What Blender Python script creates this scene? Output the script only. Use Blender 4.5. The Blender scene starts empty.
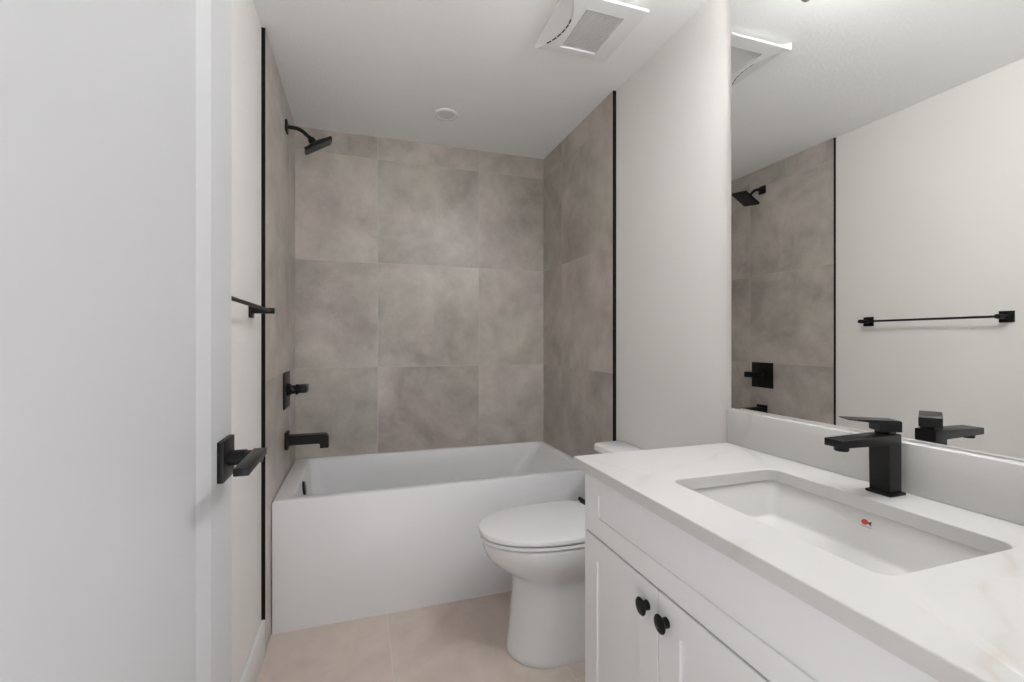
import bpy, bmesh, math
from mathutils import Vector, Matrix

# ------------------------------------------------------------------ camera, world, exposure
SC = bpy.context.scene
COL = SC.collection
PI = math.pi

F_PX, CY_PX, YAW = 455.7, 340.1, 0.3201
CAM_Z = 1.205
cam_d = bpy.data.cameras.new('camera')
cam_d.sensor_width = 36.0
cam_d.lens = F_PX * 36.0 / 1024.0
cam_d.shift_y = (CY_PX - 341.0) / 1024.0
cam_d.clip_start = 0.02
cam = bpy.data.objects.new('camera', cam_d)
cam.location = (0, 0, CAM_Z)
cam.rotation_euler = (PI / 2, 0, -YAW)
COL.objects.link(cam)
SC.camera = cam

world = bpy.data.worlds.new('hallway_fill')
SC.world = world
world.use_nodes = True
bg = world.node_tree.nodes['Background']
# fill from the unseen hallway; brighter below the horizon, added to lift the ceiling
_nt = world.node_tree
_tc = _nt.nodes.new('ShaderNodeTexCoord')
_sx = _nt.nodes.new('ShaderNodeSeparateXYZ')
_mr = _nt.nodes.new('ShaderNodeMapRange')
_nt.links.new(_tc.outputs['Generated'], _sx.inputs[0])
_nt.links.new(_sx.outputs[2], _mr.inputs['Value'])
_mr.inputs['From Min'].default_value = -0.35
_mr.inputs['From Max'].default_value = 0.25
HALL_LOW, HALL_HIGH = 2.6, 0.75
_mr.inputs['To Min'].default_value = HALL_LOW
_mr.inputs['To Max'].default_value = HALL_HIGH
_nt.links.new(_mr.outputs[0], bg.inputs['Strength'])
bg.inputs['Color'].default_value = (1.0, 0.99, 0.985, 1)

SC.view_settings.view_transform = 'Standard'
SC.view_settings.look = 'None'
SC.view_settings.exposure = 0.0
SC.view_settings.gamma = 1.0
SC.view_settings.use_curve_mapping = False

LAMP_STRENGTH = 70.0          # radiance of the vanity light's diffuser

# ------------------------------------------------------------------ room dimensions (metres)
H = 2.402                     # ceiling
WL, WR = -0.362, 1.164        # painted side walls
TL, TR = -0.349, 1.148        # tiled faces in the alcove
YB = 2.80                     # tiled back wall
YTL, YTR = 1.957, 1.921       # front edges of the wall tile, left and right
YN = 0.165                    # inner face of the door wall
YC = 1.675                    # toilet centre line
CT = 0.874                    # counter top height

# ------------------------------------------------------------------ materials
def new_mat(name):
    m = bpy.data.materials.new(name)
    m.use_nodes = True
    nt = m.node_tree
    return m, nt, nt.nodes['Principled BSDF']

def nd(nt, t, **kw):
    n = nt.nodes.new(t)
    for k, v in kw.items():
        setattr(n, k, v)
    return n

def mth(nt, op, a, b=None, c=None):
    n = nd(nt, 'ShaderNodeMath', operation=op)
    for i, v in enumerate((a, b, c)):
        if v is None:
            continue
        if isinstance(v, (int, float)):
            n.inputs[i].default_value = v
        else:
            nt.links.new(v, n.inputs[i])
    return n.outputs[0]

def mixc(nt, fac, a, b, blend='MIX'):
    n = nd(nt, 'ShaderNodeMix', data_type='RGBA', blend_type=blend)
    for sock, v in ((n.inputs[0], fac), (n.inputs[6], a), (n.inputs[7], b)):
        if isinstance(v, (int, float)):
            sock.default_value = v
        elif isinstance(v, tuple):
            sock.default_value = (*v, 1)
        else:
            nt.links.new(v, sock)
    return n.outputs[2]

def bump(nt, bsdf, height, strength, dist):
    b = nd(nt, 'ShaderNodeBump')
    b.inputs['Strength'].default_value = strength
    b.inputs['Distance'].default_value = dist
    nt.links.new(height, b.inputs['Height'])
    nt.links.new(b.outputs[0], bsdf.inputs['Normal'])

def paint(name, rgb, rough=0.5, bscale=0, bstr=0.0, bdist=0.001, spec=0.5, var=0.015):
    m, nt, p = new_mat(name)
    p.inputs['Roughness'].default_value = rough
    p.inputs['Specular IOR Level'].default_value = spec
    tc = nd(nt, 'ShaderNodeTexCoord')
    n = nd(nt, 'ShaderNodeTexNoise')
    n.inputs['Scale'].default_value = 3.0
    n.inputs['Detail'].default_value = 3.0
    nt.links.new(tc.outputs['Object'], n.inputs['Vector'])
    dark = tuple(c * (1 - var) for c in rgb)
    lite = tuple(min(1, c * (1 + var)) for c in rgb)
    nt.links.new(mixc(nt, n.outputs['Fac'], dark, lite), p.inputs['Base Color'])
    if bscale:
        b = nd(nt, 'ShaderNodeTexNoise')
        b.inputs['Scale'].default_value = bscale
        b.inputs['Detail'].default_value = 2.0
        nt.links.new(tc.outputs['Object'], b.inputs['Vector'])
        bump(nt, p, b.outputs['Fac'], bstr, bdist)
    return m

def tile_mat(name, ua, va, u0, v0, pitch, dark, lite, grout, rough=0.34, seed=0.0):
    """Large mottled concrete-look porcelain squares with a thin joint."""
    m, nt, p = new_mat(name)
    L = nt.links.new
    tc = nd(nt, 'ShaderNodeTexCoord')
    sx = nd(nt, 'ShaderNodeSeparateXYZ')
    L(tc.outputs['Object'], sx.inputs[0])
    u = mth(nt, 'DIVIDE', mth(nt, 'SUBTRACT', sx.outputs[ua], u0), pitch)
    v = mth(nt, 'DIVIDE', mth(nt, 'SUBTRACT', sx.outputs[va], v0), pitch)
    iu, iv = mth(nt, 'FLOOR', u), mth(nt, 'FLOOR', v)
    du = mth(nt, 'ABSOLUTE', mth(nt, 'SUBTRACT', mth(nt, 'FRACT', u), 0.5))
    dv = mth(nt, 'ABSOLUTE', mth(nt, 'SUBTRACT', mth(nt, 'FRACT', v), 0.5))
    joint = mth(nt, 'GREATER_THAN', mth(nt, 'MAXIMUM', du, dv), 0.5 - 0.0013 / pitch)
    cid = nd(nt, 'ShaderNodeCombineXYZ')
    L(iu, cid.inputs[0]); L(iv, cid.inputs[1]); cid.inputs[2].default_value = seed
    wn = nd(nt, 'ShaderNodeTexWhiteNoise', noise_dimensions='3D')
    L(cid.outputs[0], wn.inputs['Vector'])
    off = nd(nt, 'ShaderNodeVectorMath', operation='MULTIPLY_ADD')
    L(wn.outputs['Color'], off.inputs[0])
    off.inputs[1].default_value = (9, 9, 9)
    L(tc.outputs['Object'], off.inputs[2])
    n1 = nd(nt, 'ShaderNodeTexNoise')
    n1.inputs['Scale'].default_value = 2.6
    n1.inputs['Detail'].default_value = 7.0
    n1.inputs['Roughness'].default_value = 0.58
    n1.inputs['Distortion'].default_value = 0.5
    L(off.outputs[0], n1.inputs['Vector'])
    n2 = nd(nt, 'ShaderNodeTexNoise')
    n2.inputs['Scale'].default_value = 11.0
    n2.inputs['Detail'].default_value = 6.0
    n2.inputs['Roughness'].default_value = 0.65
    L(off.outputs[0], n2.inputs['Vector'])
    n3 = nd(nt, 'ShaderNodeTexNoise')
    n3.inputs['Scale'].default_value = 1.7
    n3.inputs['Detail'].default_value = 2.0
    L(off.outputs[0], n3.inputs['Vector'])
    f = mth(nt, 'ADD', mth(nt, 'MULTIPLY', n1.outputs['Fac'], 0.75), mth(nt, 'MULTIPLY', n2.outputs['Fac'], 0.3))
    f = mth(nt, 'ADD', f, mth(nt, 'MULTIPLY', mth(nt, 'SUBTRACT', wn.outputs['Value'], 0.5), 0.06))
    r = nd(nt, 'ShaderNodeMapRange')
    r.inputs['From Min'].default_value = 0.33
    r.inputs['From Max'].default_value = 0.73
    L(f, r.inputs['Value'])
    base = mixc(nt, r.outputs[0], dark, lite)
    # warm / cool drift inside each tile
    cool = mixc(nt, 0.8, base, (0.93, 0.97, 0.93), 'MULTIPLY')
    warm = mixc(nt, 0.8, base, (1.02, 0.985, 1.0), 'MULTIPLY')
    r3 = nd(nt, 'ShaderNodeMapRange')
    r3.inputs['From Min'].default_value = 0.4
    r3.inputs['From Max'].default_value = 0.6
    L(n3.outputs['Fac'], r3.inputs['Value'])
    base = mixc(nt, r3.outputs[0], cool, warm)
    base = mixc(nt, joint, base, grout)
    L(base, p.inputs['Base Color'])
    ro = mth(nt, 'ADD', rough, mth(nt, 'MULTIPLY', joint, 0.35))
    L(ro, p.inputs['Roughness'])
    p.inputs['Specular IOR Level'].default_value = 0.5
    hgt = mth(nt, 'SUBTRACT', mth(nt, 'MULTIPLY', n2.outputs['Fac'], 0.1), joint)
    bump(nt, p, hgt, 0.25, 0.0008)
    return m

def quartz_mat(name):
    m, nt, p = new_mat(name)
    L = nt.links.new
    tc = nd(nt, 'ShaderNodeTexCoord')
    sx = nd(nt, 'ShaderNodeSeparateXYZ')
    L(tc.outputs['Object'], sx.inputs[0])
    n = nd(nt, 'ShaderNodeTexNoise')
    n.inputs['Scale'].default_value = 7.0
    n.inputs['Detail'].default_value = 5.0
    L(tc.outputs['Object'], n.inputs['Vector'])
    br = nd(nt, 'ShaderNodeTexNoise')
    br.inputs['Scale'].default_value = 8.0
    br.inputs['Detail'].default_value = 3.0
    L(tc.outputs['Object'], br.inputs['Vector'])
    wig = mth(nt, 'MULTIPLY', mth(nt, 'SUBTRACT', n.outputs['Fac'], 0.5), 0.14)
    t = mth(nt, 'SUBTRACT', sx.outputs[1], mth(nt, 'MULTIPLY', sx.outputs[0], 0.4))
    t = mth(nt, 'ADD', mth(nt, 'ADD', t, mth(nt, 'MULTIPLY', sx.outputs[2], 0.3)), wig)
    # the counter sits at z = CT, so centre the veins there
    t = mth(nt, 'SUBTRACT', t, 0.3 * CT + 0.355 - 0.16)
    d = mth(nt, 'ABSOLUTE', mth(nt, 'SUBTRACT', mth(nt, 'FRACT', mth(nt, 'DIVIDE', t, 0.32)), 0.5))
    core = nd(nt, 'ShaderNodeMapRange')
    core.inputs['From Min'].default_value = 0.0
    core.inputs['From Max'].default_value = 0.035
    core.inputs['To Min'].default_value = 1.0
    core.inputs['To Max'].default_value = 0.0
    L(d, core.inputs['Value'])
    halo = nd(nt, 'ShaderNodeMapRange')
    halo.inputs['From Min'].default_value = 0.0
    halo.inputs['From Max'].default_value = 0.12
    halo.inputs['To Min'].default_value = 1.0
    halo.inputs['To Max'].default_value = 0.0
    L(d, halo.inputs['Value'])
    gate = nd(nt, 'ShaderNodeMapRange')
    gate.inputs['From Min'].default_value = 0.42
    gate.inputs['From Max'].default_value = 0.66
    L(br.outputs['Fac'], gate.inputs['Value'])
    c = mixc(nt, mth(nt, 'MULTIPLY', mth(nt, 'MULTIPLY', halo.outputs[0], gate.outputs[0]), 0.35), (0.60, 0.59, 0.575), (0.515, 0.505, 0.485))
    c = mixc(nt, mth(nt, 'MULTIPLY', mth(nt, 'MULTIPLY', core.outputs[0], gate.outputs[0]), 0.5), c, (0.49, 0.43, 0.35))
    L(c, p.inputs['Base Color'])
    p.inputs['Roughness'].default_value = 0.3
    return m

def emit_mat(name, rgb, strength):
    m, nt, p = new_mat(name)
    p.inputs['Base Color'].default_value = (0.9, 0.9, 0.9, 1)
    p.inputs['Emission Color'].default_value = (*rgb, 1)
    p.inputs['Emission Strength'].default_value = strength
    return m

def metal_mat(name, rgb, rough, metallic=1.0):
    m, nt, p = new_mat(name)
    p.inputs['Base Color'].default_value = (*rgb, 1)
    p.inputs['Metallic'].default_value = metallic
    p.inputs['Roughness'].default_value = rough
    return m

TD, TLT, GR = (0.315, 0.275, 0.250), (0.67, 0.615, 0.57), (0.54, 0.50, 0.465)
M = {
    'wall': paint('warm_white_wall_paint', (0.83, 0.805, 0.775), 0.6, 260, 0.12, 0.0006),
    'ceiling': paint('textured_ceiling_paint', (0.91, 0.915, 0.905), 0.8, 75, 0.5, 0.003, 0.3),
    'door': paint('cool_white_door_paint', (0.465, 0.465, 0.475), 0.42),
    'trim': paint('white_trim_paint', (0.80, 0.80, 0.79), 0.4),
    'cabinet': paint('white_cabinet_lacquer', (0.84, 0.84, 0.85), 0.42),
    'acrylic': paint('white_tub_acrylic', (0.84, 0.84, 0.855), 0.22, var=0.004),
    'ceramic': paint('white_vitreous_china', (0.83, 0.83, 0.83), 0.16, var=0.004),
    'seat': paint('white_seat_plastic', (0.82, 0.82, 0.83), 0.3, var=0.004),
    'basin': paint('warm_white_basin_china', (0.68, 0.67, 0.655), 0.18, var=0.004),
    'fan': paint('white_fan_plastic', (0.80, 0.80, 0.79), 0.45),
    'fan_dark': paint('grey_fan_interior', (0.30, 0.30, 0.29), 0.7),
    'slot': paint('dark_slot', (0.02, 0.02, 0.02), 0.8),
    'lens_off': paint('frosted_unlit_lens', (0.74, 0.74, 0.73), 0.35),
    'black': paint('matte_black_metal', (0.0045, 0.0045, 0.005), 0.38, var=0.05, spec=0.3),
    'trim_black': paint('black_tile_edge', (0.003, 0.003, 0.003), 0.5, var=0.05, spec=0.2),
    'red': paint('red_sticker', (0.50, 0.03, 0.018), 0.5),
    'brown': paint('dark_red_sticker', (0.13, 0.02, 0.015), 0.5),
    'print': paint('grey_print', (0.40, 0.39, 0.38), 0.5),
    'chrome': metal_mat('chrome', (0.8, 0.8, 0.8), 0.12),
    'mirror': metal_mat('silvered_mirror_glass', (0.865, 0.87, 0.86), 0.0),
    'mirror_edge': metal_mat('mirror_edge_glass', (0.30, 0.32, 0.31), 0.25, 0.0),
    'lamp': emit_mat('lit_frosted_diffuser', (0.98, 0.985, 1.0), LAMP_STRENGTH),
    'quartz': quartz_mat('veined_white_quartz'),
    'tile_back': tile_mat('back_wall_tile', 0, 2, 0.0946, 1.0463, 0.6125, TD, TLT, GR, seed=1.0),
    'tile_left': tile_mat('left_wall_tile', 1, 2, YTL, 1.0463, 0.6125, TD, TLT, GR, seed=5.0),
    'tile_right': tile_mat('right_wall_tile', 1, 2, 1.8985, 1.0463, 0.6125, TD, TLT, GR, seed=9.0),
    'floor': tile_mat('floor_tile', 0, 1, 0.110, 1.465, 0.6125, (0.55, 0.455, 0.405), (0.76, 0.65, 0.59), (0.75, 0.65, 0.59), rough=0.42, seed=13.0),
}

# ------------------------------------------------------------------ mesh helpers
def finish(name, bm, mat, parent=None, smooth=None):
    bmesh.ops.recalc_face_normals(bm, faces=bm.faces)
    if smooth:
        lim = math.radians(smooth)
        for f in bm.faces:
            f.smooth = True
        for e in bm.edges:
            if len(e.link_faces) == 2:
                e.smooth = e.calc_face_angle(0) < lim
    me = bpy.data.meshes.new(name)
    bm.to_mesh(me); bm.free()
    for mm in (mat if isinstance(mat, (list, tuple)) else [mat]):
        me.materials.append(mm)
    o = bpy.data.objects.new(name, me)
    COL.objects.link(o)
    if parent is not None:
        o.parent = parent
        # every shape is modelled in world coordinates, a thing's Empty may stand elsewhere
        o.matrix_parent_inverse = Matrix.Translation(-world_loc(parent))
    return o

def world_loc(o):
    v = Vector((0, 0, 0))
    while o is not None:
        v += o.location
        o = o.parent if o.parent is not None and False else None
    return v

def add_box(bm, x0, x1, y0, y1, z0, z1, bev=0.0, seg=2, mat=0):
    vs = [bm.verts.new((x, y, z)) for z in (z0, z1) for y in (y0, y1) for x in (x0, x1)]
    fs = [(0, 1, 3, 2), (4, 6, 7, 5), (0, 4, 5, 1), (2, 3, 7, 6), (0, 2, 6, 4), (1, 5, 7, 3)]
    faces = [bm.faces.new([vs[i] for i in f]) for f in fs]
    for f in faces:
        f.material_index = mat
    if bev:
        edges = list({e for f in faces for e in f.edges})
        bmesh.ops.bevel(bm, geom=edges, offset=bev, segments=seg, profile=0.5, affect='EDGES', clamp_overlap=True)

def box_obj(name, mat, parent, *dims, bev=0.0, seg=2):
    bm = bmesh.new()
    add_box(bm, *dims, bev=bev, seg=seg)
    return finish(name, bm, mat, parent, 40 if bev else None)

def rrect(x0, x1, y0, y1, r, n=6):
    """Rounded rectangle, counter-clockwise, 4 * (n + 1) points."""
    r = max(1e-5, min(r, (x1 - x0) / 2 - 1e-5, (y1 - y0) / 2 - 1e-5))
    pts = []
    for cx, cy, a0 in ((x1 - r, y1 - r, 0), (x0 + r, y1 - r, 90), (x0 + r, y0 + r, 180), (x1 - r, y0 + r, 270)):
        for i in range(n + 1):
            a = math.radians(a0 + 90 * i / n)
            pts.append((cx + r * math.cos(a), cy + r * math.sin(a)))
    return pts

def ring(bm, pts, z):
    return [bm.verts.new((x, y, z)) for x, y in pts]

def bridge(bm, a, b):
    n = len(a)
    for i in range(n):
        j = (i + 1) % n
        bm.faces.new((a[i], a[j], b[j], b[i]))

def loft(bm, rings, cap_a=True, cap_b=True):
    for a, b in zip(rings, rings[1:]):
        bridge(bm, a, b)
    if cap_a:
        bm.faces.new(rings[0][::-1])
    if cap_b:
        bm.faces.new(rings[-1])

def add_lathe(bm, prof, origin, axis, n=32):
    """prof: (radius, height along axis) pairs."""
    z = Vector(axis).normalized()
    x = z.orthogonal().normalized()
    y = z.cross(x)
    o = Vector(origin)
    rings = []
    for r, h in prof:
        rings.append([bm.verts.new(o + z * h + (x * math.cos(2 * PI * i / n) + y * math.sin(2 * PI * i / n)) * max(r, 1e-5)) for i in range(n)])
    loft(bm, rings)

def add_tube(bm, pts, r, n=20):
    pts = [Vector(p) for p in pts]
    rings = []
    up = None
    for i, p in enumerate(pts):
        d = (pts[min(i + 1, len(pts) - 1)] - pts[max(i - 1, 0)]).normalized()
        if up is None:
            up = d.orthogonal().normalized()
        up = (up - d * up.dot(d)).normalized()
        s = d.cross(up)
        rings.append([bm.verts.new(p + (up * math.cos(2 * PI * k / n) + s * math.sin(2 * PI * k / n)) * r) for k in range(n)])
    loft(bm, rings)

def add_panel(bm, axis, sgn, face, thick, a0, a1, z0, z1, stile, rail, rail_b, slope, depth, ease=0.0015):
    """Framed door slab: front face at `face` on X (looking along sgn), field recessed by `depth`
    behind a sloping moulding `slope` wide."""
    def P(a, z, d):                        # d = how far behind the front face
        return (face - sgn * d, a, z)
    def rect(ia, iz0, iz1, d):
        return [bm.verts.new(P(*q, d)) for q in ((a0 + ia, z0 + iz0), (a1 - ia, z0 + iz0), (a1 - ia, z1 - iz1), (a0 + ia, z1 - iz1))]
    rs = [rect(0, 0, 0, thick), rect(0, 0, 0, ease), rect(ease, ease, ease, 0),
          rect(stile, rail_b, rail, 0), rect(stile + slope, rail_b + slope, rail + slope, depth)]
    loft(bm, rs)

def thing(name, loc, label=None, cat=None, group=None, kind=None):
    o = bpy.data.objects.new(name, None)
    o.empty_display_size = 0.05
    o.location = loc
    COL.objects.link(o)
    return tag(o, label, cat, group, kind)

def tag(o, label=None, cat=None, group=None, kind=None):
    for k, v in (('label', label), ('category', cat), ('group', group), ('kind', kind)):
        if v:
            o[k] = v
    return o

def struct(name, mat, *dims, label=None, cat=None, bev=0.0):
    o = box_obj(name, mat, None, *dims, bev=bev)
    return tag(o, label, cat, None, 'structure')

# ------------------------------------------------------------------ the room
T = 0.10
struct('floor', M['floor'], WL - T, WR + T, YN - 0.13, YB + T, -0.08, 0.0, label='beige stone-look floor tiles with a pale joint', cat='floor')
struct('ceiling', M['ceiling'], WL - T, WR + T, YN - 0.13, YB + T, H, H + 0.08, label='white lightly textured ceiling', cat='ceiling')
struct('wall_left', M['wall'], WL - T, WL, YN, YTL, 0.0, H, label='warm white painted wall behind the open door and towel bar', cat='wall')
struct('wall_right', M['wall'], WR, WR + T, YN, YTR, 0.0, H, label='warm white painted wall between the mirror and the shower tile', cat='wall')
# tiled walls of the tub alcove, proud of the paint
struct('wall_back', M['tile_back'], TL - 0.001, TR + 0.001, YB, YB + T, 0.0, H, label='grey-taupe tiled wall at the far end of the bathtub', cat='wall')
struct('wall_alcove_left', M['tile_left'], WL - T, TL, YTL + 0.003, YB + T, 0.0, H, label='grey-taupe tiled wall carrying the black shower fittings', cat='wall')
struct('wall_alcove_right', M['tile_right'], TR, WR + T, YTR + 0.003, YB + T, 0.0, H, label='grey-taupe tiled wall at the right end of the bathtub', cat='wall')
struct('trim_1', M['trim_black'], WL, TL + 0.0006, YTL - 0.0005, YTL + 0.003, 0.13, H, label='thin black edge strip where the left wall tile ends', cat='tile trim')
struct('trim_2', M['trim_black'], TR - 0.0006, WR, YTR - 0.0005, YTR + 0.003, 0.0, H, label='thin black edge strip where the right wall tile ends', cat='tile trim')
# door wall (the camera stands in its opening)
DX0, DX1, DH = -0.252, 0.495, 2.045
bm = bmesh.new()
add_box(bm, WL - T, DX0, YN - 0.12, YN, 0, H)
add_box(bm, DX1, WR + T, YN - 0.12, YN, 0, H)
add_box(bm, DX0, DX1, YN - 0.12, YN, DH, H)
tag(finish('wall_near', bm, M['wall']), 'warm white wall around the doorway', 'wall', None, 'structure')

def baseboard(name, x0, x1, y0, y1, label):
    bm = bmesh.new()
    bx0, bx1 = x0, x1
    add_box(bm, bx0, bx1, y0, y1, 0, 0.134, bev=0.003, seg=2)
    tag(finish(name, bm, M['trim'], None, 40), label, 'baseboard', None, 'structure')
baseboard('baseboard_left', WL, WL + 0.013, YN, YTL + 0.003, 'white baseboard along the foot of the left wall')
baseboard('baseboard_right', WR - 0.013, WR, 1.165, YTR, 'white baseboard behind the toilet')

# ------------------------------------------------------------------ the open door with its lever
DF = -0.214                                    # door face towards the room
DY0, DY1 = YN + 0.006, 0.908
bm = bmesh.new()
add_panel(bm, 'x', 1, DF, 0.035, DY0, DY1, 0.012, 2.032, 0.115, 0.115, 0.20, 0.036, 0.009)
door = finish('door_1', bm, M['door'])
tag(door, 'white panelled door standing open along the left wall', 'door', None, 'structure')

hy, hz = 0.854, 1.012
hd = thing('door_handle', (DF, hy, hz))
hd.parent = door
hd['label'] = 'matte black square-plate lever handle'
def door_part(name, bm, smooth=40):
    o = finish(name, bm, M['black'], hd, smooth)
    return o
bm = bmesh.new(); add_box(bm, DF, DF + 0.0095, hy - 0.0325, hy + 0.0325, hz - 0.0325, hz + 0.0325, bev=0.001)
door_part('handle_plate', bm)
bm = bmesh.new()
add_lathe(bm, [(0.0125, 0.0095), (0.0125, 0.034), (0.0105, 0.036), (0.0105, 0.058)], (DF, hy, hz), (1, 0, 0), 28)
door_part('handle_neck', bm)
bm = bmesh.new(); add_box(bm, DF + 0.044, DF + 0.064, hy - 0.127, hy + 0.003, hz + 0.0015, hz + 0.0127, bev=0.0012)
door_part('lever', bm)

# ------------------------------------------------------------------ bathtub
tub = thing('bathtub', (0.4, 2.44, 0), 'white alcove bathtub with flat apron against the tiled walls', 'bathtub')
TZ, TY = 0.541, 2.080
tx0, tx1, ty0, ty1 = TL + 0.002, TR - 0.002, TY, YB - 0.002
bm = bmesh.new()
n = 8
def rr(x0, x1, y0, y1, r, z):
    return ring(bm, rrect(x0, x1, y0, y1, r, n), z)
e = 0.007
rs = [rr(tx0, tx1, ty0, ty1, 0.004, 0.0),
      rr(tx0, tx1, ty0, ty1, 0.004, TZ - e),
      rr(tx0 + .002, tx1 - .002, ty0 + .002, ty1 - .002, 0.004, TZ - .002),
      rr(tx0 + e, tx1 - e, ty0 + e, ty1 - e, 0.004, TZ)]
ix0, ix1, iy0, iy1 = tx0 + 0.070, tx1 - 0.040, ty0 + 0.046, ty1 - 0.026
for d, z in ((0.0, TZ), (0.004, TZ - 0.002), (0.008, TZ - 0.008)):
    rs.append(rr(ix0 + d, ix1 - d, iy0 + d, iy1 - d, 0.045, z))
for t in (0.25, 0.5, 0.75, 1.0):
    z = TZ - 0.008 - t * (TZ - 0.008 - 0.17)
    rs.append(rr(ix0 + .008 + .040 * t, ix1 - .008 - .290 * t, iy0 + .008 + .045 * t, iy1 - .008 - .045 * t, 0.045 + 0.035 * t, z))
for k in range(1, 5):
    a = k / 4 * PI / 2
    d = 0.06 * (1 - math.cos(a)); z = 0.17 - 0.045 * math.sin(a)
    rs.append(rr(ix0 + .048 + d, ix1 - .298 - d, iy0 + .053 + d, iy1 - .053 - d, 0.08, z))
loft(bm, rs)
finish('tub_body', bm, M['acrylic'], tub, 35)
# overflow cover on the sloping end under the spout
bm = bmesh.new()
slope = Vector((0.97, 0, 0.15)).normalized()
oz, oy = 0.490, 2.405
ox = ix0 + 0.008 + 0.040 * (TZ - 0.008 - oz) / (TZ - 0.178)
add_lathe(bm, [(0.033, -0.006), (0.033, 0.006), (0.030, 0.010), (0.012, 0.0115), (0.0, 0.0118)], (ox, oy, oz), slope, 36)
finish('overflow_cover', bm, M['black'], tub, 40)['label'] = 'matte black overflow cover'
bm = bmesh.new()
add_lathe(bm, [(0.033, -0.003), (0.033, 0.003), (0.029, 0.005), (0.0, 0.005)], (ix0 + 0.20, 2.44, 0.126), (0, 0, 1), 32)
finish('tub_drain', bm, M['black'], tub, 40)

# ------------------------------------------------------------------ shower fittings on the left tiled wall
FY = 2.462
sh = thing('wall_shower', (TL, FY, 2.248), 'matte black square shower head on a curved arm near the ceiling', 'shower head')
bm = bmesh.new(); add_box(bm, TL, TL + 0.010, FY - 0.027, FY + 0.027, 2.248 - 0.027, 2.248 + 0.027, bev=0.0015)
finish('wall_flange', bm, M['black'], sh, 40)
path = [(TL + 0.008, FY, 2.248), (TL + 0.035, FY, 2.248)]
ax, az = TL + 0.035, 2.248
for k in range(1, 9):
    a = math.radians(42) * k / 8
    path.append((ax + 0.075 * math.sin(a), FY, az - 0.075 * (1 - math.cos(a))))
lx, _, lz = path[-1]
dxn = Vector((math.cos(math.radians(42)), 0, -math.sin(math.radians(42))))
for k in (0.02, 0.04):
    path.append((lx + dxn.x * k, FY, lz + dxn.z * k))
bm = bmesh.new(); add_tube(bm, path, 0.0095)
finish('shower_arm', bm, M['black'], sh, 50)
ang = math.radians(31)
nrm = Vector((math.sin(ang), 0.20, -math.cos(ang))).normalized()      # spray direction
uax = Vector((math.cos(ang), 0, math.sin(ang)))
vax = nrm.cross(uax).normalized()
J = Vector(path[-1])
bm = bmesh.new()
add_lathe(bm, [(0.011, -0.006), (0.015, 0.0), (0.0185, 0.008), (0.0185, 0.016), (0.014, 0.022)], J - nrm * 0.004, nrm, 28)
finish('ball_joint', bm, M['black'], sh, 40)
def head_ring(bm, half, r, d, c):
    return [bm.verts.new(c + uax * a + vax * b + nrm * d) for a, b in rrect(-half, half, -half, half, r, 5)]
HC = J + nrm * 0.016 + uax * 0.014
bm = bmesh.new()
loft(bm, [head_ring(bm, 0.022, 0.006, 0.000, HC), head_ring(bm, 0.050, 0.006, 0.010, HC), head_ring(bm, 0.054, 0.006, 0.014, HC),
          head_ring(bm, 0.0690, 0.005, 0.015, HC), head_ring(bm, 0.0705, 0.006, 0.017, HC), head_ring(bm, 0.0705, 0.006, 0.028, HC), head_ring(bm, 0.0690, 0.005, 0.0295, HC)])
finish('shower_head', bm, M['black'], sh, 40)
bm = bmesh.new()
for i in range(9):
    for j in range(9):
        c = HC + uax * ((i - 4) * 0.0138) + vax * ((j - 4) * 0.0138)
        add_lathe(bm, [(0.0022, 0.0290), (0.0018, 0.0301)], c, nrm, 8)
finish('spray_nozzle_field', bm, M['black'], sh, 40)['kind'] = 'stuff'

vz = 0.962
sv = thing('shower_valve', (TL, FY, vz), 'matte black square shower valve plate with stubby handle on left tile', 'shower valve')
bm = bmesh.new(); add_box(bm, TL, TL + 0.008, FY - 0.087, FY + 0.087, vz - 0.087, vz + 0.087, bev=0.0015)
finish('valve_plate', bm, M['black'], sv, 40)
bm = bmesh.new()
add_lathe(bm, [(0.030, 0.008), (0.030, 0.020), (0.024, 0.024), (0.021, 0.030), (0.021, 0.044), (0.026, 0.047), (0.026, 0.056)], (TL, FY, vz), (1, 0, 0), 32)
finish('valve_hub', bm, M['black'], sv, 40)
bm = bmesh.new(); add_box(bm, TL + 0.050, TL + 0.096, FY - 0.024, FY + 0.070, vz - 0.016, vz + 0.021, bev=0.004)
finish('valve_handle', bm, M['black'], sv, 40)

pz = 0.716
sp = thing('tub_spout', (TL, FY, pz), 'matte black tub spout on left tile above the bathtub rim', 'faucet')
bm = bmesh.new(); add_box(bm, TL, TL + 0.014, FY - 0.040, FY + 0.040, pz - 0.040, pz + 0.040, bev=0.002)
finish('wall_flange', bm, M['black'], sp, 40)
bm = bmesh.new()
prof = [(0.012, -0.023), (0.012, 0.023)]
for k in range(0, 7):
    a = PI / 2 * (1 - k / 6)
    prof.append((0.172 + 0.024 * math.cos(a), -0.001 + 0.024 * math.sin(a)))
prof += [(0.196, -0.046), (0.156, -0.046), (0.156, -0.027), (0.150, -0.023)]
rl = [[bm.verts.new((TL + u, FY + s * w, pz + v)) for u, v in [(a, b) for a, b in prof]] for s, w in ((-1, 0.024), (1, 0.024))]
loft(bm, rl)
bmesh.ops.bevel(bm, geom=[e_ for e_ in bm.edges if len(e_.link_faces) == 2 and e_.calc_face_angle(0) > 0.9], offset=0.003, segments=2, profile=0.5, affect='EDGES')
finish('spout', bm, M['black'], sp, 40)

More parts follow.
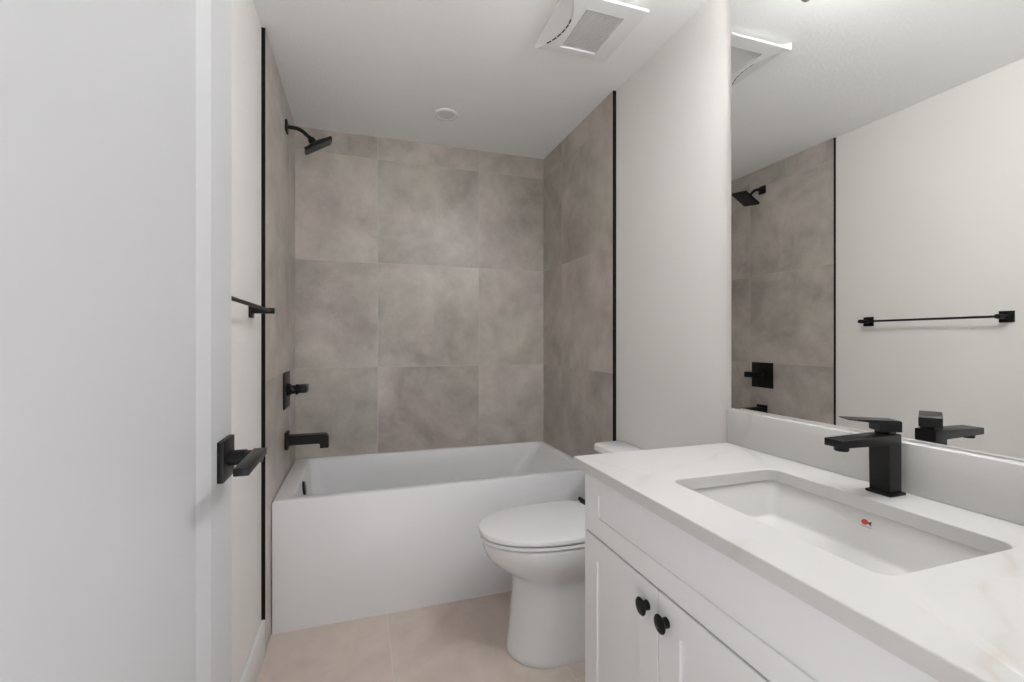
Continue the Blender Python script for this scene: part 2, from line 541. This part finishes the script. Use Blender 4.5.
# ------------------------------------------------------------------ towel bar on the left painted wall
tb = thing('towel_bar', (WL, 1.483, 1.307), 'thin matte black towel bar on the left wall behind the door', 'towel bar')
for y in (1.771, 1.203):
    bm = bmesh.new(); add_box(bm, WL, WL + 0.008, y - 0.025, y + 0.025, 1.307 - 0.025, 1.307 + 0.025, bev=0.001)
    pl = finish('wall_plate', bm, M['black'], tb, 40)
    bm = bmesh.new()
    add_lathe(bm, [(0.0105, 0.008), (0.0105, 0.074), (0.0095, 0.076)], (WL, y, 1.307), (1, 0, 0), 24)
    finish('post', bm, M['black'], tb, 40)
bm = bmesh.new()
add_tube(bm, [(WL + 0.062, 1.197, 1.307), (WL + 0.062, 1.777, 1.307)], 0.0055, 16)
finish('bar', bm, M['black'], tb, 60)

# ------------------------------------------------------------------ toilet
to = thing('toilet', (0.8, YC, 0), 'white two-piece toilet with closed lid between vanity and bathtub', 'toilet')
def egg(xf, xc, xb, hw, n=64, pb=3.0, pf=2.0):
    """Plan outline with a round front at xf and a squarer back at xb."""
    pts = []
    for i in range(n):
        a = 2 * PI * i / n
        c, s = math.cos(a), math.sin(a)
        p = pf if c < 0 else pb
        x = (abs(c) ** (2 / p)) * (xc - xf if c < 0 else xb - xc)
        y = math.copysign(abs(s) ** (2 / p), s) * hw
        pts.append((xc + (-x if c < 0 else x), YC + y))
    return pts
bm = bmesh.new()
bw = [  # z, front, centre, back, half width
    (0.000, 0.540, 0.690, 1.125, 0.136), (0.006, 0.536, 0.688, 1.128, 0.138), (0.020, 0.538, 0.690, 1.128, 0.137), (0.10, 0.549, 0.695, 1.128, 0.132),
    (0.20, 0.559, 0.700, 1.130, 0.127), (0.288, 0.564, 0.705, 1.132, 0.124), (0.304, 0.559, 0.705, 1.134, 0.126), (0.313, 0.546, 0.706, 1.138, 0.132),
    (0.331, 0.516, 0.708, 1.140, 0.148), (0.358, 0.481, 0.710, 1.142, 0.165), (0.386, 0.456, 0.712, 1.143, 0.175), (0.412, 0.445, 0.714, 1.143, 0.179),
    (0.436, 0.440, 0.715, 1.143, 0.181), (0.444, 0.442, 0.715, 1.142, 0.180), (0.447, 0.448, 0.715, 1.140, 0.177)]
loft(bm, [ring(bm, egg(xf, xc, xb, hw), z) for z, xf, xc, xb, hw in bw])
finish('bowl', bm, M['ceramic'], to, 50)
def slab(name, z0, z1, xf, xb, hw, mat, e=0.006, dome=0.0):
    bm = bmesh.new()
    xc = 0.735
    rows = [(z0, e * .5), (z0 + e * .5, 0.0), (z1 - e, 0.0), (z1 - e * .3, e * .35), (z1, e * 1.3)]
    rs = [ring(bm, egg(xf + d, xc, xb - d, hw - d, pb=6.0, pf=2.1), z) for z, d in rows]
    if dome:
        rs.append(ring(bm, egg(xf + 0.08, xc, xb - 0.08, hw - 0.08, pb=6.0, pf=2.1), z1 + dome))
    loft(bm, rs)
    return finish(name, bm, mat, to, 40)
slab('seat', 0.4505, 0.4655, 0.431, 0.928, 0.185, M['seat'])
slab('lid', 0.4685, 0.490, 0.427, 0.928, 0.188, M['seat'], 0.008, 0.003)
for s in (-1, 1):
    bm = bmesh.new()
    add_tube(bm, [(0.938, YC + s * 0.135, 0.4895), (0.938, YC + s * 0.182, 0.4895)], 0.009, 18)
    add_box(bm, 0.9305, 0.9455, YC + s * 0.154 - 0.016, YC + s * 0.154 + 0.016, 0.4475, 0.4895, bev=0.002)
    finish('hinge', bm, M['black'], to, 40)['label'] = 'black lid hinge'
def rbox(name, x0, x1, y0, y1, z0, z1, r, e, mat, x0b=None, y_in=0.0):
    bm = bmesh.new()
    rows = [(z0, e, 1), (z0 + e, 0, 1), (z1 - e, 0, 0), (z1 - e * .3, e * .3, 0), (z1, e, 0)]
    rs = []
    for z, d, low in rows:
        sh_ = y_in if low else 0.0
        rs.append(ring(bm, rrect(x0 + d + (0.012 if low and y_in else 0), x1 - d, y0 + d + sh_, y1 - d - sh_, r, 8), z))
    loft(bm, rs)
    return finish(name, bm, mat, to, 40)
rbox('tank', 1.016, 1.146, YC - 0.180, YC + 0.180, 0.4472, 0.699, 0.035, 0.006, M['ceramic'], y_in=0.015)
rbox('tank_lid', 1.003, 1.154, YC - 0.190, YC + 0.190, 0.700, 0.737, 0.030, 0.008, M['ceramic'])
bm = bmesh.new()
add_lathe(bm, [(0.013, 0.0), (0.013, 0.010), (0.009, 0.014)], (1.016, YC + 0.130, 0.650), (-1, 0, 0), 24)
add_box(bm, 0.994, 1.004, YC + 0.060, YC + 0.140, 0.642, 0.658, bev=0.003)
finish('flush_lever', bm, M['black'], to, 40)['label'] = 'matte black flush lever'

# ------------------------------------------------------------------ vanity cabinet
VX, VY0, VY1 = 0.601, YN + 0.004, 1.160            # face of the doors, ends of the cabinet
va = thing('vanity_cabinet', (0.87, 0.66, 0), 'white shaker vanity cabinet with black knobs under the quartz counter', 'cabinet')
UZ = CT - 0.028                                    # underside of the counter
bm = bmesh.new()
add_box(bm, VX + 0.0205, WR - 0.001, VY1 - 0.018, VY1, 0, UZ - 0.0005)     # far side
add_box(bm, VX + 0.0205, WR - 0.001, VY0, VY0 + 0.018, 0, UZ - 0.0005)     # near side
add_box(bm, VX + 0.08, WR - 0.001, VY0 + 0.018, VY1 - 0.018, 0.10, 0.118)  # bottom shelf
add_box(bm, WR - 0.013, WR - 0.001, VY0 + 0.018, VY1 - 0.018, 0.118, 0.70) # back
add_box(bm, VX + 0.075, VX + 0.09, VY0 + 0.018, VY1 - 0.018, 0, 0.10)      # toe board
add_box(bm, VX + 0.0205, VX + 0.039, VY0 + 0.018, VY1 - 0.018, 0.645, 0.700)  # rail
add_box(bm, VX + 0.0205, VX + 0.039, VY0 + 0.018, VY1 - 0.018, 0.80, UZ - 0.0005)
add_box(bm, VX + 0.0205, VX + 0.039, 0.79, 0.86, 0.118, 0.645)
finish('carcass', bm, M['cabinet'], va)
def front(name, y0, y1, z0, z1, st, rl, parent=va):
    bm = bmesh.new()
    add_panel(bm, 'x', -1, VX, 0.0195, y0, y1, z0, z1, st, rl, rl, 0.001, 0.0042)
    return finish(name, bm, M['cabinet'], parent)
front('drawer_front', VY0 + 0.001, VY1 - 0.002, 0.676, UZ - 0.004, 0.074, 0.052)
def knob(y, z, parent):
    bm = bmesh.new()
    add_lathe(bm, [(0.0110, 0.0), (0.0105, 0.004), (0.0105, 0.012), (0.012, 0.015), (0.0185, 0.0165), (0.0192, 0.0175), (0.0185, 0.0187), (0.013, 0.0205), (0.006, 0.0212), (0.0, 0.0214)],
              (VX, y, z), (-1, 0, 0), 36)
    return finish('knob', bm, M['black'], parent, 50)
DS = 0.825
w = 0.331
for y0, y1, ky in ((DS + 0.0015, VY1 - 0.002, DS + 0.037), (DS - w, DS - 0.0015, DS - 0.030), (VY0 + 0.001, DS - w - 0.003, VY0 + 0.04)):
    d = front('cabinet_door', y0, y1, 0.105, 0.671, 0.068, 0.060)
    knob(ky, 0.620, d)['label'] = 'matte black round knob'

# ------------------------------------------------------------------ countertop with sink cut-out, backsplash
CY0, CY1, CX0 = YN + 0.002, 1.179, 0.575
co = thing('countertop', (0.86, 0.67, UZ), 'white quartz counter with faint beige veins and low backsplash', 'countertop')
HX0, HX1, HY0, HY1, HR = 0.694, 1.005, 0.438, 0.904, 0.026
bm = bmesh.new()
def cr(x0, x1, y0, y1, r, z):
    return ring(bm, rrect(x0, x1, y0, y1, r, 8), z)
b = 0.0015
OX1 = WR - 0.0005
rs = [cr(CX0, OX1, CY0, CY1, 0.002, UZ + b), cr(CX0, OX1, CY0, CY1, 0.002, CT - b), cr(CX0 + b, OX1 - b, CY0 + b, CY1 - b, 0.002, CT),
      cr(HX0 - b, HX1 + b, HY0 - b, HY1 + b, HR + b, CT), cr(HX0, HX1, HY0, HY1, HR, CT - b), cr(HX0, HX1, HY0, HY1, HR, UZ),
      cr(CX0 + b, OX1 - b, CY0 + b, CY1 - b, 0.002, UZ)]
for a, c in zip(rs, rs[1:] + rs[:1]):
    bridge(bm, a, c)
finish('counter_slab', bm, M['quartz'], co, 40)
BX, BZ = 1.121, 0.9815
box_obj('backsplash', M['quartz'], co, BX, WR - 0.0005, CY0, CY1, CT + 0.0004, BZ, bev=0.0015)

# ------------------------------------------------------------------ undermount sink
si = thing('sink', (0.85, 0.671, 0.70), 'white rectangular undermount sink set into the quartz counter', 'sink')
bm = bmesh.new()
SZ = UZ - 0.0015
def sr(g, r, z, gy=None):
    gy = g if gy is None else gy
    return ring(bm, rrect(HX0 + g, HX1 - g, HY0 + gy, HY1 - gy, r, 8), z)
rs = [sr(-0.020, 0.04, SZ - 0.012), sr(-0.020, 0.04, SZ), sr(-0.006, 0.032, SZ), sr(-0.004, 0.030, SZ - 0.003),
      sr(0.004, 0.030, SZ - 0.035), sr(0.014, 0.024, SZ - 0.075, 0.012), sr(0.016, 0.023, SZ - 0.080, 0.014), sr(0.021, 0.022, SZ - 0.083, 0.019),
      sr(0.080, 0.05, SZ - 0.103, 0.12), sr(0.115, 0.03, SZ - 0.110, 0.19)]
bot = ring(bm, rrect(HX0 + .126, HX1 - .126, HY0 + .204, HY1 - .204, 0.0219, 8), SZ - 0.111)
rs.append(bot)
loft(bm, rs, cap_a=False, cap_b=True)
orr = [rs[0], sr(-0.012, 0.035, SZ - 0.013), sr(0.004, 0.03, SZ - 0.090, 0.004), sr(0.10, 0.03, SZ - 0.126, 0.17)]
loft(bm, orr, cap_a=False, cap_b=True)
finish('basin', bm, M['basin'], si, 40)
bm = bmesh.new()
add_lathe(bm, [(0.021, -0.010), (0.021, 0.001), (0.019, 0.003), (0.0, 0.0035)], ((HX0 + HX1) / 2, (HY0 + HY1) / 2, SZ - 0.111), (0, 0, 1), 28)
finish('drain', bm, M['black'], si, 40)['label'] = 'matte black drain cap'
# small red maker's mark on the back wall of the basin, following the wall's slope
def wall_x(z):                                        # back wall between the rings at -0.035 and -0.075
    k = (SZ - 0.003 - z) / 0.032
    if z > SZ - 0.035:
        return HX1 + 0.004 - 0.008 * k
    k = (SZ - 0.035 - z) / 0.040
    return HX1 - 0.004 - 0.010 * k
MY, MZ = 0.672, 0.8235
def decal(name, mat, outline, parent):
    bm = bmesh.new()
    tvs = []
    for lift in (0.0012, -0.0004):
        tvs.append([bm.verts.new((wall_x(MZ + v) - lift, MY - u, MZ + v)) for u, v in outline])
    loft(bm, tvs)
    return finish(name, bm, mat, parent)
lg = decal('logo', M['red'], [(0.0068 * math.cos(a) - 0.003, 0.0052 * math.sin(a)) for a in [2 * PI * i / 20 for i in range(20)]], si)
lg['label'] = 'small red oval mark'
decal('logo_tail', M['brown'], [(0.0025, 0.0), (0.0100, 0.0044), (0.0085, 0.0), (0.0100, -0.0044)], lg)
decal('logo_print', M['print'], [(-0.0105, -0.0092), (0.0115, -0.0092), (0.0115, -0.0079), (-0.0105, -0.0079)], lg)

# ------------------------------------------------------------------ sink faucet
fa = thing('sink_faucet', (1.077, 0.684, CT), 'matte black square single-lever faucet behind the sink', 'faucet')
fy0, fy1 = 0.6625, 0.7035
fx0, fx1 = 1.060, 1.0975
box_obj('base_plate', M['black'], fa, fx0 - 0.0055, fx1 + 0.0055, fy0 - 0.005, fy1 + 0.005, CT + 0.0002, CT + 0.006, bev=0.001)
bm = bmesh.new()
o2 = [(fx0, CT + 0.006), (fx1, CT + 0.006), (fx1, 1.0035), (0.925, 1.0005), (0.925, 0.985), (fx0, 0.9835)]
loft(bm, [[bm.verts.new((x, y, z)) for x, z in o2] for y in (fy0, fy1)])
bmesh.ops.bevel(bm, geom=list(bm.edges), offset=0.0012, segments=2, profile=0.5, affect='EDGES')
finish('faucet_body', bm, M['black'], fa, 40)
bm = bmesh.new()
add_lathe(bm, [(0.0135, 0.0), (0.0135, 0.008), (0.0120, 0.010), (0.0, 0.010)], (0.947, (fy0 + fy1) / 2, 0.9852), (0, 0, -1), 28)
finish('aerator', bm, M['black'], fa, 40)
box_obj('handle_collar', M['black'], fa, fx0 + 0.007, fx1 - 0.006, fy0 + 0.006, fy1 - 0.006, 1.0030, 1.0095, bev=0.001)
# the lever is swung a little towards the far end of the counter
HA = math.radians(29)
hcx, hcy = (fx0 + fx1) / 2, (fy0 + fy1) / 2
def swing(a, b, z):                     # a along the lever, b across it
    return (hcx - a * math.cos(HA) + b * math.sin(HA), hcy + a * math.sin(HA) + b * math.cos(HA), z)
bm = bmesh.new()
o3 = [(0.021, 1.0095), (-0.021, 1.0095), (-0.021, 1.0305), (-0.018, 1.0335), (0.081, 1.0345), (0.081, 1.0325), (0.021, 1.0265)]
loft(bm, [[bm.verts.new(swing(a, b_, z)) for a, z in o3] for b_ in (-0.0205, 0.0205)])
bmesh.ops.bevel(bm, geom=[e_ for e_ in bm.edges if e_.calc_length() > 0.008], offset=0.0006, segments=1, profile=0.5, affect='EDGES')
finish('handle', bm, M['black'], fa, 30)

# ------------------------------------------------------------------ mirror standing on the backsplash
mi = thing('mirror', (1.14, 0.67, BZ), 'large frameless wall mirror standing on the backsplash', 'mirror')
MX = 1.153
bm = bmesh.new()
add_box(bm, MX + 0.0004, WR - 0.0005, CY0 + 0.002, 1.192, BZ + 0.0015, 2.392)
finish('mirror_backing', bm, M['mirror_edge'], mi)
bm = bmesh.new()
add_box(bm, MX, MX + 0.0004, CY0 + 0.002, 1.192, BZ + 0.0015, 2.392)
finish('mirror_glass', bm, M['mirror'], mi)

# ------------------------------------------------------------------ ceiling: exhaust fan, downlights
fn = thing('exhaust_fan', (0.815, 1.543, H), 'square white ceiling exhaust fan with slatted grille and curved light lens', 'exhaust fan')
FX0, FX1, FY0, FY1 = 0.663, 0.975, 1.385, 1.702
GX0, GX1, GY0, GY1 = 0.752, 0.907, 1.443, 1.660
zb = H - 0.030
bm = bmesh.new()
def fr(x0, x1, y0, y1, z, r=0.004):
    return ring(bm, rrect(x0, x1, y0, y1, r, 3), z)
cyf, half, sag = (FY0 + FY1) / 2, (FY1 - FY0) / 2, 0.069
R = (half ** 2 + sag ** 2) / (2 * sag)
a1 = math.asin(half / R)
def arc_pts(dr=0.0, n=28, t0=1.0, t1=-1.0):
    return [(FX0 + (R + dr) * math.cos(a) - (R - sag), cyf + (R + dr) * math.sin(a)) for a in [a1 * (t0 + (t1 - t0) * i / n) for i in range(n + 1)]]
XS = 0.736                                       # right of this the cover is a plain frame around the grille
rs = [fr(XS, FX1 - .030, FY0 + .030, FY1 - .030, H), fr(XS, FX1 - .002, FY0 + .002, FY1 - .002, zb + .011), fr(XS, FX1, FY0, FY1, zb + .009), fr(XS, FX1, FY0, FY1, zb + .003),
      fr(XS, FX1 - .003, FY0 + .002, FY1 - .002, zb),
      fr(GX0, GX1, GY0, GY1, zb - 0.001, .002), fr(GX0 + .002, GX1 - .002, GY0 + .002, GY1 - .002, zb + .003, .002), fr(GX0 + .002, GX1 - .002, GY0 + .002, GY1 - .002, H - .004, .002)]
loft(bm, rs)
left = [(XS + .001, FY0)] + [(XS + .001, FY1)] + arc_pts()
loft(bm, [ring(bm, [(x, y + (.002 if y < FY0 + .002 else -.002 if y > FY1 - .002 else 0)) for x, y in left], zb), ring(bm, left, zb + .003), ring(bm, left, zb + .010)])
finish('fan_cover', bm, M['fan'], fn, 35)
bm = bmesh.new()
ns = 17
p_ = (GX1 - GX0 - 0.004) / ns
for i in range(ns):
    x = GX0 + 0.002 + (i + 0.5) * p_
    add_box(bm, x - p_ * 0.27, x + p_ * 0.27, GY0 + 0.002, GY1 - 0.002, zb + 0.004, zb + 0.010)
for y in (GY0 + 0.07, GY1 - 0.07):
    add_box(bm, GX0 + 0.002, GX1 - 0.002, y - 0.0015, y + 0.0015, zb + 0.0085, zb + 0.014)
finish('grille', bm, M['fan'], fn)
bm = bmesh.new(); add_box(bm, GX0 + 0.0025, GX1 - 0.0025, GY0 + 0.0025, GY1 - 0.0025, H - 0.0135, H - 0.0045)
finish('fan_interior', bm, M['fan_dark'], fn)
# segment-shaped lens: rises from the curved edge of the cover to the ceiling along the left side
bm = bmesh.new()
arc0 = arc_pts(-0.0006)
rows = [[bm.verts.new((x, y, zb + 0.0020)) for x, y in arc0],
        [bm.verts.new((FX0 + 0.75 * (x - FX0), y, zb + 0.0045)) for x, y in arc0],
        [bm.verts.new((FX0 - 0.001, y, H - 0.0145)) for x, y in arc0],
        [bm.verts.new((FX0 - 0.002, y, H - 0.0005)) for x, y in arc0],
        [bm.verts.new((x + 0.0004, y, H - 0.0005)) for x, y in arc0]]
for a, c in zip(rows, rows[1:] + rows[:1]):
    for i in range(len(a) - 1):
        bm.faces.new((a[i], a[i + 1], c[i + 1], c[i]))
for i in (0, -1):
    bm.faces.new([q[i] for q in rows])
finish('light_lens', bm, M['fan'], fn, 40)
for k in range(6):
    t0 = 0.70 - k * 0.155
    bm = bmesh.new()
    poly = arc_pts(-0.0045, 5, t0, t0 - 0.115) + arc_pts(-0.0002, 5, t0, t0 - 0.115)[::-1]
    loft(bm, [ring(bm, poly, zb + 0.0006), ring(bm, poly, zb + 0.006)])
    finish('light_slot', bm, M['slot'], fn)

def downlight(x, y, r, lit, label):
    t = thing('ceiling_light', (x, y, H), label, 'ceiling light')
    bm = bmesh.new()
    n_ = 48
    prof = [(r, 0.0), (r, -0.003), (r - 0.004, -0.007), (r * 0.76, -0.009), (r * 0.70, -0.006), (r * 0.70, 0.0)]
    rings = [[bm.verts.new((x + q * math.cos(2 * PI * i / n_), y + q * math.sin(2 * PI * i / n_), H + h)) for i in range(n_)] for q, h in prof]
    for a, c in zip(rings, rings[1:] + rings[:1]):
        bridge(bm, a, c)
    finish('trim_ring', bm, M['chrome'] if lit else M['fan'], t, 40)
    bm = bmesh.new()
    add_lathe(bm, [(r * 0.695, 0.0), (r * 0.695, -0.0052), (0.0, -0.0062)], (x, y, H), (0, 0, 1), 40)
    finish('lens', bm, M['lamp'] if lit else M['lens_off'], t, 40)
    return t
downlight(0.428, 2.403, 0.065, False, 'small round unlit white ceiling light above the bathtub')

# ------------------------------------------------------------------ vanity light fixed high on the mirror
vl = thing('vanity_light', (MX, 0.680, 2.285), 'lit frosted bar light with chrome ends fixed high on the mirror', 'wall lamp')
box_obj('back_plate', M['chrome'], vl, MX - 0.022, MX, 0.50, 0.86, 2.255, 2.320, bev=0.003)
LXC, LZC, LR = 1.032, 2.262, 0.030
for y in (0.56, 0.80):
    bm = bmesh.new(); add_tube(bm, [(MX - 0.02, y, 2.285), (LXC, y, LZC + 0.01)], 0.008, 16)
    finish('bracket', bm, M['chrome'], vl, 50)
bm = bmesh.new()
add_lathe(bm, [(LR - 0.002, 0.0), (LR, 0.002), (LR, 0.668), (LR - 0.002, 0.67)], (LXC, 0.346, LZC), (0, 1, 0), 32)
finish('diffuser', bm, M['lamp'], vl, 40)
for y, sg in ((0.346, -1), (1.016, 1)):
    bm = bmesh.new()
    add_lathe(bm, [(LR + 0.003, -0.006), (LR + 0.003, 0.016), (LR, 0.019)], (LXC, y, LZC), (0, sg, 0), 32)
    finish('end_cap', bm, M['chrome'], vl, 40)
